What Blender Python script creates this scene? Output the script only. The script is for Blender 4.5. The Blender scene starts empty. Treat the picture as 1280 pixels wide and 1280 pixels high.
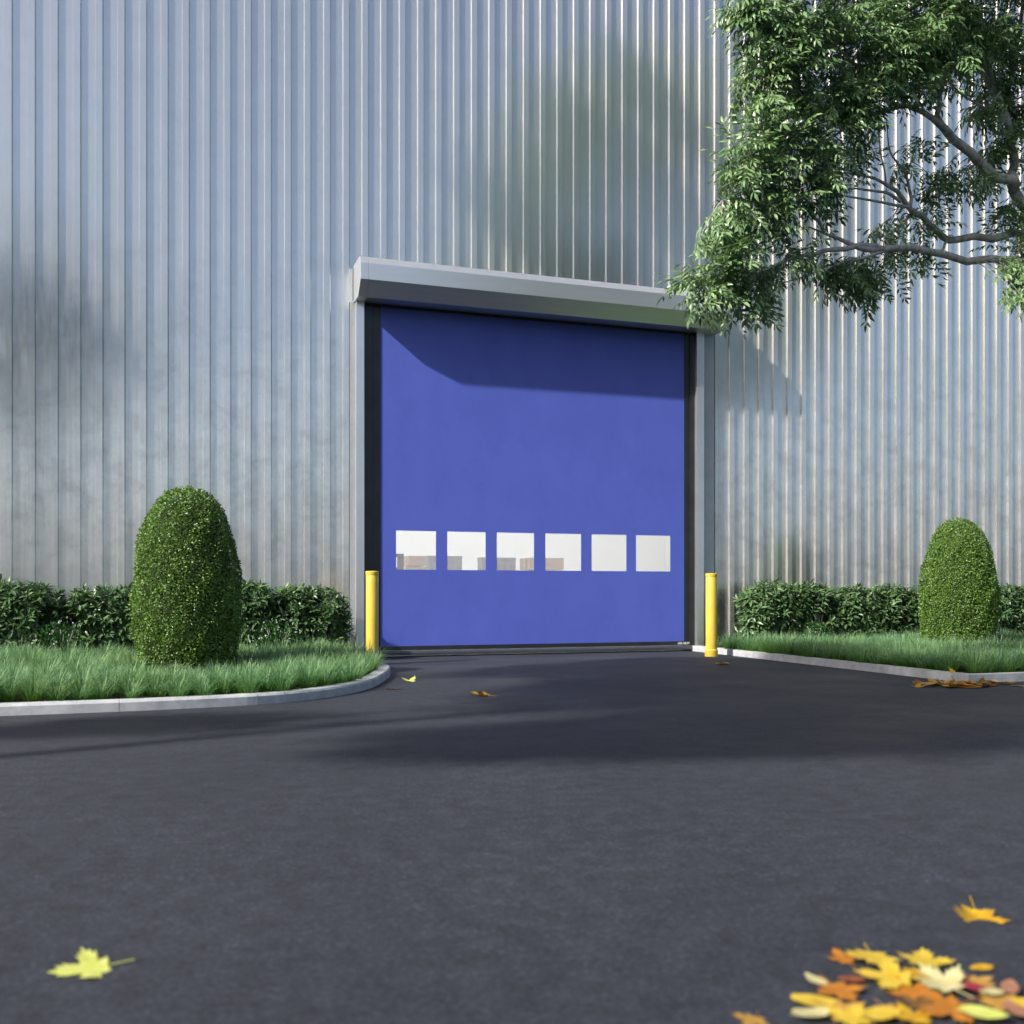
import bpy, bmesh, math, random
import numpy as np
from mathutils import Vector, Matrix
random.seed(7); rng = np.random.default_rng(11)
scene = bpy.context.scene
COL = scene.collection
rad = math.radians

# ------------------------------------------------------------------ camera numbers (x along the wall, -y out of the wall, z up)
FPX, CXP, HPX = 1300.0, 640.0, 739.0
YAW = rad(19.07); CY, SY = math.cos(YAW), math.sin(YAW)
CAMX, CAMN, CAMZ = -2.565, 12.18, 0.785
def at(x, y, d):
    """world point seen at photo pixel x, y at depth d (used to measure real positions)"""
    X = (x - CXP) / FPX * d
    return np.array((CAMX + X*CY + d*SY, -(CAMN + X*SY - d*CY), CAMZ + (HPX - y)*d/FPX))
def gnd(x, y, z=0.0):
    d = FPX*(CAMZ - z)/(y - HPX)
    p = at(x, y, d); p[2] = z
    return p
def project(p):
    du, dn = p[:, 0] - CAMX, -p[:, 1] - CAMN
    X = du*CY + dn*SY; d = du*SY - dn*CY
    d = np.where(np.abs(d) < 1e-3, 1e-3, d)
    return CXP + FPX*X/d, HPX - FPX*(p[:, 2] - CAMZ)/d, d
SUN = np.array((-3.13, -1.0, 2.47))          # towards the sun
SUNN = SUN/np.linalg.norm(SUN)

# ------------------------------------------------------------------ object helpers
def tag(o, label=None, cat=None, group=None, kind=None):
    if label: o['label'] = label
    if cat: o['category'] = cat
    if group: o['group'] = group
    if kind: o['kind'] = kind
    return o
def empty(name, loc=(0, 0, 0)):
    o = bpy.data.objects.new(name, None); COL.objects.link(o); o.location = loc
    o.empty_display_size = .2
    return o
def link(name, me, mat=None, parent=None, loc=None):
    o = bpy.data.objects.new(name, me); COL.objects.link(o)
    if mat is not None:
        for m in (mat if isinstance(mat, (list, tuple)) else [mat]): me.materials.append(m)
    if parent is not None:
        o.parent = parent
        o.matrix_parent_inverse = Matrix.Identity(4)
    if loc is not None: o.location = loc
    return o
def npmesh(name, v, quads=None, tris=None, smooth=False, attr=None):
    me = bpy.data.meshes.new(name)
    v = np.asarray(v, dtype=np.float32)
    me.vertices.add(len(v)); me.vertices.foreach_set('co', v.ravel())
    nq = 0 if quads is None else len(quads); nt = 0 if tris is None else len(tris)
    idx = []
    if nq: idx.append(np.asarray(quads, dtype=np.int32).ravel())
    if nt: idx.append(np.asarray(tris, dtype=np.int32).ravel())
    idx = np.concatenate(idx)
    me.loops.add(len(idx)); me.loops.foreach_set('vertex_index', idx)
    me.polygons.add(nq + nt)
    st = np.concatenate([np.arange(nq)*4, nq*4 + np.arange(nt)*3]).astype(np.int32)
    me.polygons.foreach_set('loop_start', st)
    if smooth: me.polygons.foreach_set('use_smooth', np.ones(nq + nt, dtype=bool))
    if attr:
        for k, a in attr.items():
            at_ = me.attributes.new(k, 'FLOAT', 'POINT'); at_.data.foreach_set('value', np.asarray(a, dtype=np.float32))
    me.update(calc_edges=True); me.validate()
    return me
class MB:
    """collects simple solids, then links them as ONE mesh object"""
    def __init__(s): s.v = []; s.f = []
    def add(s, v, f):
        b = len(s.v); s.v += [tuple(p) for p in v]; s.f += [tuple(i + b for i in q) for q in f]; return s
    def box(s, a, b):
        (x0, y0, z0), (x1, y1, z1) = a, b
        return s.add([(x0,y0,z0),(x1,y0,z0),(x1,y1,z0),(x0,y1,z0),(x0,y0,z1),(x1,y0,z1),(x1,y1,z1),(x0,y1,z1)],
                     [(0,3,2,1),(4,5,6,7),(0,1,5,4),(1,2,6,5),(2,3,7,6),(3,0,4,7)])
    def prism(s, prof, x0, x1):
        """profile of (y, z) points swept along x; capped"""
        n = len(prof)
        v = [(x0, y, z) for y, z in prof] + [(x1, y, z) for y, z in prof]
        f = [(i, (i+1) % n, n+(i+1) % n, n+i) for i in range(n)] + [tuple(range(n))[::-1], tuple(range(n, 2*n))]
        return s.add(v, f)
    def lathe(s, prof, c=(0, 0, 0), n=40):
        b = []; f = []
        for r, z in prof:
            for k in range(n):
                a = 2*math.pi*k/n; b.append((c[0]+r*math.cos(a), c[1]+r*math.sin(a), c[2]+z))
        for i in range(len(prof)-1):
            for k in range(n): f.append((i*n+k, i*n+(k+1) % n, (i+1)*n+(k+1) % n, (i+1)*n+k))
        f.append(tuple(range(n))[::-1]); f.append(tuple((len(prof)-1)*n+k for k in range(n)))
        return s.add(b, f)
    def build(s, name, mat, parent=None, bevel=0, smooth=None, seg=2):
        me = bpy.data.meshes.new(name); me.from_pydata(s.v, [], s.f)
        bm = bmesh.new(); bm.from_mesh(me)
        bmesh.ops.recalc_face_normals(bm, faces=bm.faces)
        if bevel:
            ed = [e for e in bm.edges if e.is_manifold and e.calc_face_angle(0) > rad(25)]
            bmesh.ops.bevel(bm, geom=ed, offset=bevel, segments=seg, affect='EDGES', profile=.6)
        bm.to_mesh(me); bm.free()
        if smooth:
            me.polygons.foreach_set('use_smooth', np.ones(len(me.polygons), dtype=bool))
            me.set_sharp_from_angle(angle=rad(smooth))
        return link(name, me, mat, parent)

# ------------------------------------------------------------------ materials
def mat(name, base=(.5, .5, .5), rough=.5, metal=0.0, spec=.5):
    m = bpy.data.materials.new(name); m.use_nodes = True
    b = m.node_tree.nodes['Principled BSDF']
    b.inputs['Base Color'].default_value = (*base, 1); b.inputs['Roughness'].default_value = rough
    b.inputs['Metallic'].default_value = metal; b.inputs['Specular IOR Level'].default_value = spec
    return m
def N(m, t, **kw):
    n = m.node_tree.nodes.new(t)
    for k, v in kw.items():
        if k in n.inputs: n.inputs[k].default_value = v
        else: setattr(n, k, v)
    return n
def L(m, a, b): m.node_tree.links.new(a, b)
def coords(m, scale=(1, 1, 1)):
    t = N(m, 'ShaderNodeNewGeometry'); p = N(m, 'ShaderNodeMapping'); p.inputs['Scale'].default_value = scale
    L(m, t.outputs['Position'], p.inputs['Vector']); return p.outputs['Vector']
def noise(m, vec, scale, detail=4, rough=.55, dist=0):
    n = N(m, 'ShaderNodeTexNoise'); n.inputs['Scale'].default_value = scale; n.inputs['Detail'].default_value = detail
    n.inputs['Roughness'].default_value = rough; n.inputs['Distortion'].default_value = dist
    L(m, vec, n.inputs['Vector']); return n.outputs['Fac']
def ramp(m, fac, stops):
    r = N(m, 'ShaderNodeValToRGB'); e = r.color_ramp.elements
    while len(e) < len(stops): e.new(.5)
    for i, (p, c) in enumerate(stops): e[i].position = p; e[i].color = (*c, 1) if len(c) == 3 else c
    L(m, fac, r.inputs['Fac']); return r.outputs['Color']
def mixc(m, fac, a, b, mode='MIX'):
    x = N(m, 'ShaderNodeMix', data_type='RGBA', blend_type=mode)
    for sock, val in ((x.inputs[0], fac), (x.inputs[6], a), (x.inputs[7], b)):
        if hasattr(val, 'is_output'): L(m, val, sock)
        else: sock.default_value = val if not isinstance(val, tuple) else (*val, 1)
    return x.outputs[2]
def bsdf(m): return m.node_tree.nodes['Principled BSDF']
def bump(m, h, strength=.3, dist=.01):
    b = N(m, 'ShaderNodeBump'); b.inputs['Strength'].default_value = strength; b.inputs['Distance'].default_value = dist
    L(m, h, b.inputs['Height']); L(m, b.outputs['Normal'], bsdf(m).inputs['Normal'])
def g(v): return (v, v, v)

def make_cladding():
    m = mat('galvanised_cladding', (.6, .63, .67), .2, .80)
    v = coords(m)
    blot = noise(m, v, 3.0, 8, .70, .15)
    fine = noise(m, coords(m, (9, 9, 1.3)), 3.0, 4, .6)
    streak = noise(m, coords(m, (14, 14, .22)), 2.0, 3, .6)
    c = ramp(m, blot, [(.32, (.70, .69, .675)), (.50, (.86, .845, .82)), (.66, (.95, .94, .915))])
    c2 = ramp(m, streak, [(.3, (.86, .87, .88)), (.62, g(1.0))])
    c = mixc(m, .8, c, c2, 'MULTIPLY')
    # stains concentrate in the lower three metres
    sep = N(m, 'ShaderNodeSeparateXYZ'); L(m, coords(m), sep.inputs[0])
    mr = N(m, 'ShaderNodeMapRange'); mr.inputs['From Min'].default_value = 2.2; mr.inputs['From Max'].default_value = 5.0
    mr.inputs['To Min'].default_value = 1; mr.inputs['To Max'].default_value = .22
    L(m, sep.outputs['Z'], mr.inputs['Value'])
    plain = (.84, .83, .775)
    c = mixc(m, mr.outputs['Result'], plain, c)
    L(m, c, bsdf(m).inputs['Base Color'])
    r = ramp(m, fine, [(.3, g(.20)), (.7, g(.27))]); L(m, r, bsdf(m).inputs['Roughness'])
    bump(m, noise(m, coords(m, (1, 1, .35)), 1.6, 2), .05, .02)
    return m
def make_asphalt():
    m = mat('asphalt', (.04, .042, .048), .8, 0, .35)
    v = coords(m)
    a = noise(m, v, 62, 7, .8); b = noise(m, v, 1.1, 5, .6); s = noise(m, v, 240, 2, .6)
    c = ramp(m, a, [(.34, (.011, .0125, .017)), (.52, (.027, .0305, .040)), (.68, (.068, .075, .095))])
    c = mixc(m, .55, c, ramp(m, b, [(.34, g(.72)), (.68, g(1.15))]), 'MULTIPLY')
    c = mixc(m, ramp(m, s, [(.66, g(0)), (.74, g(.5))]), c, (.16, .165, .175))
    L(m, c, bsdf(m).inputs['Base Color'])
    L(m, ramp(m, b, [(.3, g(.62)), (.7, g(.85))]), bsdf(m).inputs['Roughness'])
    mo = noise(m, v, 11, 4, .65)
    c = mixc(m, .8, c, ramp(m, mo, [(.36, g(.70)), (.66, (1.26, 1.28, 1.34))]), 'MULTIPLY')
    L(m, c, bsdf(m).inputs['Base Color'])
    h = N(m, 'ShaderNodeMath', operation='ADD'); L(m, a, h.inputs[0]); L(m, s, h.inputs[1])
    bump(m, h.outputs[0], .16, .003)
    return m
def make_leaf(name, dark, mid, light, rough=.42, trans=.35, clump=2.2, spec=.5):
    m = mat(name, mid, rough, 0, spec)
    geo = N(m, 'ShaderNodeNewGeometry')
    c = ramp(m, geo.outputs['Random Per Island'], [(0, dark), (.5, mid), (1, light)])
    c = mixc(m, .45, c, ramp(m, noise(m, coords(m), clump, 2), [(.35, g(.72)), (.65, g(1.2))]), 'MULTIPLY')
    L(m, c, bsdf(m).inputs['Base Color'])
    tr = N(m, 'ShaderNodeBsdfTranslucent'); mx = N(m, 'ShaderNodeMixShader'); mx.inputs[0].default_value = trans
    hs = N(m, 'ShaderNodeHueSaturation'); hs.inputs['Saturation'].default_value = 1.0; hs.inputs['Value'].default_value = 1.1
    hs.inputs['Hue'].default_value = .485
    L(m, c, hs.inputs['Color']); L(m, hs.outputs[0], tr.inputs['Color'])
    out = m.node_tree.nodes['Material Output']
    L(m, bsdf(m).outputs[0], mx.inputs[1]); L(m, tr.outputs[0], mx.inputs[2]); L(m, mx.outputs[0], out.inputs['Surface'])
    return m
def make_grass():
    m = mat('fescue_grass', (.08, .16, .07), .5, 0, .4)
    geo = N(m, 'ShaderNodeNewGeometry'); at_ = N(m, 'ShaderNodeAttribute', attribute_name='along')
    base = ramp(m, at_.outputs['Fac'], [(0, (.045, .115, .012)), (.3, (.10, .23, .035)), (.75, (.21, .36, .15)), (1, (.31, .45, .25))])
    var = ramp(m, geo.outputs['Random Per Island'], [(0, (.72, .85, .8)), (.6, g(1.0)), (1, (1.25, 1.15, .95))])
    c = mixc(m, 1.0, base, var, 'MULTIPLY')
    n = noise(m, coords(m), 1.6, 2)
    c = mixc(m, ramp(m, n, [(.4, g(0)), (.62, g(.55))]), c, mixc(m, 1.0, c, (.72, .95, 1.15), 'MULTIPLY'))
    L(m, c, bsdf(m).inputs['Base Color'])
    tr = N(m, 'ShaderNodeBsdfTranslucent'); mx = N(m, 'ShaderNodeMixShader'); mx.inputs[0].default_value = .3
    L(m, c, tr.inputs['Color']); L(m, bsdf(m).outputs[0], mx.inputs[1]); L(m, tr.outputs[0], mx.inputs[2])
    L(m, mx.outputs[0], m.node_tree.nodes['Material Output'].inputs['Surface'])
    return m
def mottled(name, a, b, scale=6, rough=.6, metal=0, bstr=0, bdist=.003, stretch=(1, 1, 1), spec=.5):
    m = mat(name, a, rough, metal, spec)
    n = noise(m, coords(m, stretch), scale, 6, .65)
    L(m, ramp(m, n, [(.32, a), (.68, b)]), bsdf(m).inputs['Base Color'])
    if bstr: bump(m, n, bstr, bdist)
    return m
M = {}
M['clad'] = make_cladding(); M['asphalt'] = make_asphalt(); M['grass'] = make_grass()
M['concrete'] = mottled('kerb_concrete', (.36, .38, .40), (.56, .57, .57), 9, .85, 0, .5, .004)
M['soil'] = mottled('dark_soil', (.018, .016, .010), (.045, .038, .022), 25, .95, 0, .8, .02)
M['steel'] = mottled('brushed_hood_steel', (.82, .84, .85), (.88, .89, .90), 3, .40, .88, .03, .002, (.5, 6, 6))
M['jamb'] = mottled('jamb_steel', (.80, .815, .82), (.87, .88, .885), 4, .30, .85, .04, .002)
M['trim'] = mottled('trim_steel', (.50, .52, .54), (.58, .60, .62), 5, .42, .5)
M['black'] = mottled('black_guide', (.040, .046, .052), (.060, .064, .068), 4, .36, .6, .04)
M['bar'] = mottled('grey_bottom_bar', (.085, .095, .11), (.11, .12, .135), 8, .40, .4)
M['rubber'] = mottled('black_rubber', (.008, .008, .009), (.016, .016, .017), 20, .7)
M['blue'] = mottled('blue_vinyl_curtain', (.092, .130, .56), (.106, .150, .62), 2.6, .5, 0, .05, .004, (1, 1, .6))
M['white_text'] = mat('white_print', (.82, .82, .82), .6)
M['yellow'] = mottled('yellow_bollard_paint', (.66, .46, .055), (.76, .56, .08), 7, .38, 0, .08, .003)
M['bark'] = mottled('grey_bark', (.21, .20, .18), (.58, .56, .52), 22, .85, 0, .9, .012, (1, 1, .4))
M['inner'] = mat('white_interior', (.82, .82, .80), .8)
M['inner_floor'] = mottled('pale_floor', (.55, .55, .54), (.64, .64, .62), 2, .6)
M['timber'] = mottled('sawn_timber', (.42, .30, .20), (.60, .46, .33), 5, .7, 0, .2, .004, (.6, 1, 12))
M['crate'] = mottled('grey_crate', (.24, .245, .25), (.31, .315, .32), 6, .7, 0, .1)
M['rack'] = mat('dark_rack_steel', (.03, .033, .036), .5, .3)
M['nwall'] = mottled('weathered_grey_wall', (.26, .245, .23), (.34, .33, .31), 1.5, .8)
M['roofing'] = mottled('grey_roofing', (.35, .36, .37), (.42, .43, .44), 2, .7)
M['tree_leaf'] = make_leaf('ash_leaf', (.085, .17, .065), (.165, .29, .11), (.30, .44, .19), .36, .22, 2.0, .55)
M['shade_leaf'] = make_leaf('shade_leaf', (.03, .08, .02), (.05, .12, .03), (.07, .15, .04), .5, .25)
M['box_leaf'] = make_leaf('boxwood_leaf', (.072, .165, .018), (.128, .25, .036), (.205, .335, .075), .42, .22, 5.0, .6)
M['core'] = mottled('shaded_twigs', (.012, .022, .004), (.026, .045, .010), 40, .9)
M['shrub_leaf'] = make_leaf('andromeda_leaf', (.06, .13, .045), (.105, .20, .075), (.18, .28, .125), .36, .22, 3.0, .55)
M['small_leaf'] = make_leaf('low_bush_leaf', (.012, .06, .01), (.025, .1, .014), (.04, .14, .02), .4, .2, 3.0)
M['petal'] = mat('white_petal', (.75, .72, .70), .6)
def pane_mat():
    m = bpy.data.materials.new('clear_vinyl_pane'); m.use_nodes = True
    nt = m.node_tree; b = nt.nodes['Principled BSDF']
    b.inputs['Base Color'].default_value = (.9, .9, .9, 1); b.inputs['Roughness'].default_value = .18
    t = N(m, 'ShaderNodeBsdfTransparent'); t.inputs[0].default_value = (.97, .97, .97, 1)
    mx = N(m, 'ShaderNodeMixShader'); mx.inputs[0].default_value = .2
    L(m, t.outputs[0], mx.inputs[1]); L(m, b.outputs[0], mx.inputs[2]); L(m, mx.outputs[0], nt.nodes['Material Output'].inputs['Surface'])
    return m
M['pane'] = pane_mat()
def lamp_mat(strength):
    m = mat('lamp_diffuser', (.9, .9, .9), .5)
    bsdf(m).inputs['Emission Color'].default_value = (.97, .985, 1, 1); bsdf(m).inputs['Emission Strength'].default_value = strength
    return m
M['lamp'] = lamp_mat(4.6)

# ------------------------------------------------------------------ the setting
S_ = 150
gm = npmesh('asphalt_yard', [(-S_, -S_, 0), (S_, -S_, 0), (S_, S_, 0), (-S_, S_, 0)], [(0, 1, 2, 3)])
tag(link('asphalt_yard', gm, M['asphalt']), kind='structure')

def catmull(pts, n=8):
    P = [np.array(p, float) for p in pts]; P = [2*P[0]-P[1]] + P + [2*P[-1]-P[-2]]
    out = []
    for i in range(1, len(P)-2):
        for k in range(n):
            t = k/n; a, b, c, d = P[i-1], P[i], P[i+1], P[i+2]
            out.append(.5*((2*b)+(-a+c)*t+(2*a-5*b+4*c-d)*t*t+(-a+3*b-3*c+d)*t**3))
    out.append(P[-2]); return out
left_curve = catmull([(-9.5, 4.95), (-6, 4.95), (-4, 4.95), (-2.9, 4.945), (-2.3, 4.89), (-1.8, 4.78), (-1.45, 4.58), (-1.14, 4.26),
                      (-.89, 3.85), (-.68, 3.32), (-.5, 2.76), (-.395, 2.25), (-.40, 1.8), (-.47, 1.4), (-.53, .9), (-.55, .04)], 6)
right_curve = [(4.25, .04), (4.235, 1.0), (4.215, 2.0), (4.19, 3.0), (4.165, 4.0), (4.14, 4.95), (5.1, 4.955), (6.1, 4.955), (7.1, 4.955),
               (8.1, 4.955), (9.1, 4.955), (10.1, 4.955), (11.5, 4.955), (13.5, 4.955), (16.5, 4.955)]
KW, KH = .12, .072
def offset_curve(c, w):
    c = [np.array(p, float) for p in c]; out = []
    for i in range(len(c)):
        a = c[i]-c[i-1] if i else c[1]-c[0]; b = c[i+1]-c[i] if i < len(c)-1 else c[-1]-c[-2]
        a = a/np.linalg.norm(a); b = b/np.linalg.norm(b)
        na, nb = np.array((-a[1], a[0])), np.array((-b[1], b[0])); m = na+nb; m /= np.linalg.norm(m)
        out.append(c[i] + m*w/max(.5, m.dot(na)))
    return out
def kerb(curve, side, stone=1.0):
    """kerb stones along the curve (x, n); a hairline joint between stones"""
    inner = offset_curve(curve, KW*side); mb = MB()
    acc = 0; start = 0
    def seg(i0, i1):
        P = []
        for i in range(i0, i1+1):
            o, q = np.array(curve[i]), np.array(inner[i])
            t = .0015 if i == i0 else (-.0015 if i == i1 else 0)
            if t:
                j = i+1 if t > 0 else i-1
                dv = np.array(curve[j])-o; dv = dv/np.linalg.norm(dv)*abs(t); o = o+dv; q = q+dv
            dn = (q-o)/np.linalg.norm(q-o)
            P.append([(*(o), -.05), (*(o+dn*.002), KH-.014), (*(o+dn*.014), KH), (*(q), KH), (*(q), -.05)])
        v = [(x, -n, z) for ring in P for x, n, z in ring]; k = 5; f = []
        for r in range(len(P)-1):
            for a in range(k): f.append((r*k+a, r*k+(a+1) % k, (r+1)*k+(a+1) % k, (r+1)*k+a))
        f += [tuple(range(k)), tuple((len(P)-1)*k+a for a in range(k))[::-1]]
        mb.add(v, f)
    for i in range(1, len(curve)):
        acc += np.linalg.norm(np.array(curve[i])-np.array(curve[i-1]))
        if acc >= stone or i == len(curve)-1:
            seg(start, i); start = i; acc = 0
    return tag(mb.build('kerb', M['concrete']), kind='structure'), inner
kl, left_in = kerb(left_curve, -1, .9)
kr, right_in = kerb(right_curve, 1, .9)
def bed(poly, z=.05):
    me = bpy.data.meshes.new('soil'); me.from_pydata([(x, -n, z) for x, n in poly], [], [tuple(range(len(poly)))])
    bm = bmesh.new(); bm.from_mesh(me); bmesh.ops.recalc_face_normals(bm, faces=bm.faces)
    if bm.faces[:][0].normal.z < 0: bmesh.ops.reverse_faces(bm, faces=bm.faces)
    bmesh.ops.triangulate(bm, faces=bm.faces); bm.to_mesh(me); bm.free()
    return tag(link('soil', me, M['soil']), kind='structure')
left_poly = [tuple(p) for p in left_in] + [(-9.5, .04)]
right_poly = [tuple(p) for p in right_in] + [(16.5, .04)]
bed(left_poly); bed(right_poly)
def inside(px, py, poly):
    r = np.zeros(len(px), bool); j = len(poly)-1
    for i in range(len(poly)):
        xi, yi = poly[i]; xj, yj = poly[j]
        cnd = ((yi > py) != (yj > py)) & (px < (xj-xi)*(py-yi)/((yj-yi) if yj != yi else 1e-9)+xi)
        r ^= cnd; j = i
    return r

# ------------------------------------------------------------------ warehouse
wh = tag(empty('warehouse', (2, 0, 0)), 'tall warehouse clad in grey ribbed galvanised metal with the blue roll-up door', 'building')
WO = Vector((-2, 0, 0))        # parts keep world coordinates: shift by the empty's place
def wpart(name, mb, m, parent=wh, **k):
    o = mb.build(name, m, parent, **k)
    if parent is wh: o.location = WO
    return o
PITCH, U0 = .225, -3.966
prof1 = [(0, -.026), (.140, -.026), (.1425, 0), (.210, 0), (.222, -.026), (.225, -.026)]
def clad_block(u0, u1, v0, v1):
    pts = []
    k = math.floor((u0-U0)/PITCH)-1
    while U0+k*PITCH < u1+PITCH:
        for du, n in prof1[:-1]: pts.append((U0+k*PITCH+du, n))
        k += 1
    P = [p for p in pts if u0 < p[0] < u1]
    xs = [p[0] for p in pts]; ns = [p[1] for p in pts]
    P = [(u0, float(np.interp(u0, xs, ns)))] + P + [(u1, float(np.interp(u1, xs, ns)))]
    n = len(P); v = [(x, -q, v0) for x, q in P] + [(x, -q, v1) for x, q in P]
    f = [(i, i+1, n+i+1, n+i) for i in range(n-1)]
    return v, f
WL, WR, WT = -7.6, 17.0, 12.0
OL, OR, OT = -.31, 4.335, 4.3         # outer edges of the door frame
cl = MB()
cl.add(*clad_block(WL, OL, .0, WT)); cl.add(*clad_block(OL, OR, OT, WT)); cl.add(*clad_block(OR, WR, .0, WT))
bmc = wpart('cladding', cl, M['clad'])
core = MB()                            # solid wall behind the ribbed sheet
core.box((WL, .04, 0), (OL+.02, .18, WT)); core.box((OL+.02, .04, OT), (OR-.02, .18, WT)); core.box((OR-.02, .04, 0), (WR, .18, WT))
wpart('wall_core', core, M['inner'])
sides = MB(); sides.box((WL, .18, 0), (WL+.2, 14, WT)); sides.box((WR-.2, .18, 0), (WR, 14, WT)); sides.box((WL+.2, 13.8, 0), (WR-.2, 14, WT))
wpart('side_wall', sides, M['roofing'])
rf = MB(); rf.box((WL-.05, -.05, WT), (WR+.05, 14.05, WT+.2)); wpart('roof', rf, M['roofing'])
hall = MB()                            # inner lining of the loading hall
hall.box((-5.2, .18, 0), (-5.0, 12.2, 5.4)); hall.box((10.0, .18, 0), (10.2, 12.2, 5.4)); hall.box((-5.0, 12.0, 0), (10.0, 12.2, 5.4)); hall.box((-5.2, .18, 5.4), (10.2, 12.2, 5.5))
wpart('hall_lining', hall, M['inner'])
hf = MB(); hf.box((-5.0, .05, -.02), (10.0, 12.0, .006)); wpart('hall_floor', hf, M['inner_floor'])
for i in range(3):
    lp = MB(); lp.box((-3.5, 2.2+i*3.2, 5.3), (8.5, 3.2+i*3.2, 5.38)); wpart('ceiling_lamp', lp, M['lamp'])

# door curtain with six openings
DN = .025
wins = [(.176, .667), (.807, 1.295), (1.439, 1.927), (2.078, 2.562), (2.707, 3.193), (3.329, 3.822)]
WB, WTOP = 1.043, 1.508
us = [-.03]; 
for a, b in wins: us += [a, b]
us += [4.06]
vs = [.125, WB, WTOP, 4.24]
cur = MB()
for i in range(len(us)-1):
    for j in range(3):
        if j == 1 and i % 2 == 1: continue
        cur.add([(us[i], -DN, vs[j]), (us[i+1], -DN, vs[j]), (us[i+1], -DN, vs[j+1]), (us[i], -DN, vs[j+1])], [(0, 1, 2, 3)])
        cur.add([(us[i], -DN+.005, vs[j]), (us[i+1], -DN+.005, vs[j]), (us[i+1], -DN+.005, vs[j+1]), (us[i], -DN+.005, vs[j+1])], [(3, 2, 1, 0)])
for a, b in wins:
    q = [(a, WB), (b, WB), (b, WTOP), (a, WTOP)]
    for k in range(4):
        (x0, z0), (x1, z1) = q[k], q[(k+1) % 4]
        cur.add([(x0, -DN, z0), (x1, -DN, z1), (x1, -DN+.005, z1), (x0, -DN+.005, z0)], [(0, 1, 2, 3)])
curtain = wpart('door_curtain', cur, M['blue'])
for a, b in wins:
    p = MB(); p.box((a+.0005, -DN+.0015, WB+.0005), (b-.0005, -DN+.0035, WTOP-.0005)); p.build('window_pane', M['pane'], curtain)
# black side guides: a grooved channel each side
for a, b, s in ((-.218, -.012, 1), (4.024, 4.172, -1)):
    gd = MB()
    inner = b if s > 0 else a
    gd.box((a, -.03, .0), (b, .04, 4.24))
    e0, e1 = (a, a+.11) if s > 0 else (b-.07, b)
    gd.box((e0, -.045, .0), (e1, -.03, 4.24))
    wpart('side_guide', gd, M['black'], bevel=.004)
# bottom bar, rail and seal
bb = MB(); bb.box((-.012, -.034, .078), (4.10, -.008, .130)); bar = wpart('bottom_bar', bb, M['black'], bevel=.003)
rl = MB(); rl.prism([(-.030, .078), (-.062, .070), (-.068, .05), (-.066, .022), (-.030, .016)], -.010, 4.14)
rl.build('rail', M['bar'], bar, bevel=.003)
sl = MB(); sl.box((-.010, -.052, .0), (4.14, -.03, .015)); sl.build('seal', M['rubber'], bar)
fc = bpy.data.curves.new('lettering', 'FONT'); fc.body = 'ASSA ABLOY'; fc.size = .052; fc.extrude = .0008; fc.space_character = 1.02; fc.offset = .0012
fo = bpy.data.objects.new('lettering_source', fc); COL.objects.link(fo)
bpy.context.view_layer.update()
tm = bpy.data.meshes.new_from_object(fo.evaluated_get(bpy.context.evaluated_depsgraph_get()))
bpy.data.objects.remove(fo)
w = max(v.co.x for v in tm.vertices); k = .178/w
tm.transform(Matrix.Translation((3.925, -.0352, .090)) @ Matrix.Rotation(rad(90), 4, 'X') @ Matrix.Diagonal((k, .78, 1, 1)))
link('lettering', tm, M['white_text'], bar)
# jambs and outer trims
for a, b, nf in ((-.315, -.218, .10), (4.172, 4.28, .10)):
    j = MB(); j.box((a, -nf, 0), (b, .04, 4.19)); wpart('door_jamb', j, M['jamb'], bevel=.004)
for a, b in ((-.372, -.315), (4.28, 4.48)):
    j = MB(); j.box((a, -.012, 0), (b, .04, 4.19)); wpart('edge_trim', j, M['trim'], bevel=.003)
# hood: a folded steel canopy with a panel at each end
HL, HR = -.33, 4.475
prof = [(-.0, 4.612), (-.385, 4.612), (-.45, 4.525), (-.45, 4.338), (-.30, 4.178), (-.0, 4.178)]
hd = MB(); hd.prism(prof, HL+.10, HR-.10); hood = wpart('door_hood', hd, M['steel'], bevel=.004)
for a, b in ((HL, HL+.097), (HR-.097, HR)):
    e = MB(); e.prism(prof, a, b); e.build('end_panel', M['steel'], hood, bevel=.004)
lipm = MB(); lipm.box((-.2, -.06, 4.150), (4.17, -.045, 4.176)); lipm.build('seal_lip', M['rubber'], hood)

# goods inside the hall, seen through the panes
def goods_at(x0, x1, ytop, d):
    a = at(x0, ytop, d); b = at(x1, ytop, d); return a, b
def timber_stack(x0, x1, ytop, d, label, layers):
    a, b = goods_at(x0, x1, ytop, d); h = a[2]; w_ = np.linalg.norm((b-a)[:2]); ang = math.atan2(b[1]-a[1], b[0]-a[0])
    r = empty('timber_stack', (a[0], a[1], 0)); r.rotation_euler.z = ang*0
    w_ = b[0]-a[0]
    tag(r, label, 'timber stack', 'timber stacks in the hall')
    z = .1; k = (h-.1)/layers
    sk = MB()
    for i in range(3):
        sk = MB(); sk.box((w_*(.06+.4*i), .0, .006), (w_*(.06+.4*i)+.09, .49, .1)); sk.build('skid', M['timber'], r)
    for i in range(layers):
        o = random.uniform(-.02, .02)
        mb = MB()
        n = 5
        for q in range(n):
            yy = q*.1
            mb.box((o+random.uniform(-.015, .015), yy, z+.012), (w_+o+random.uniform(-.015, .015), yy+.094, z+k))
        mb.build('board_layer', M['timber'], r, bevel=.006)
        z += k
    return r
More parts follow.
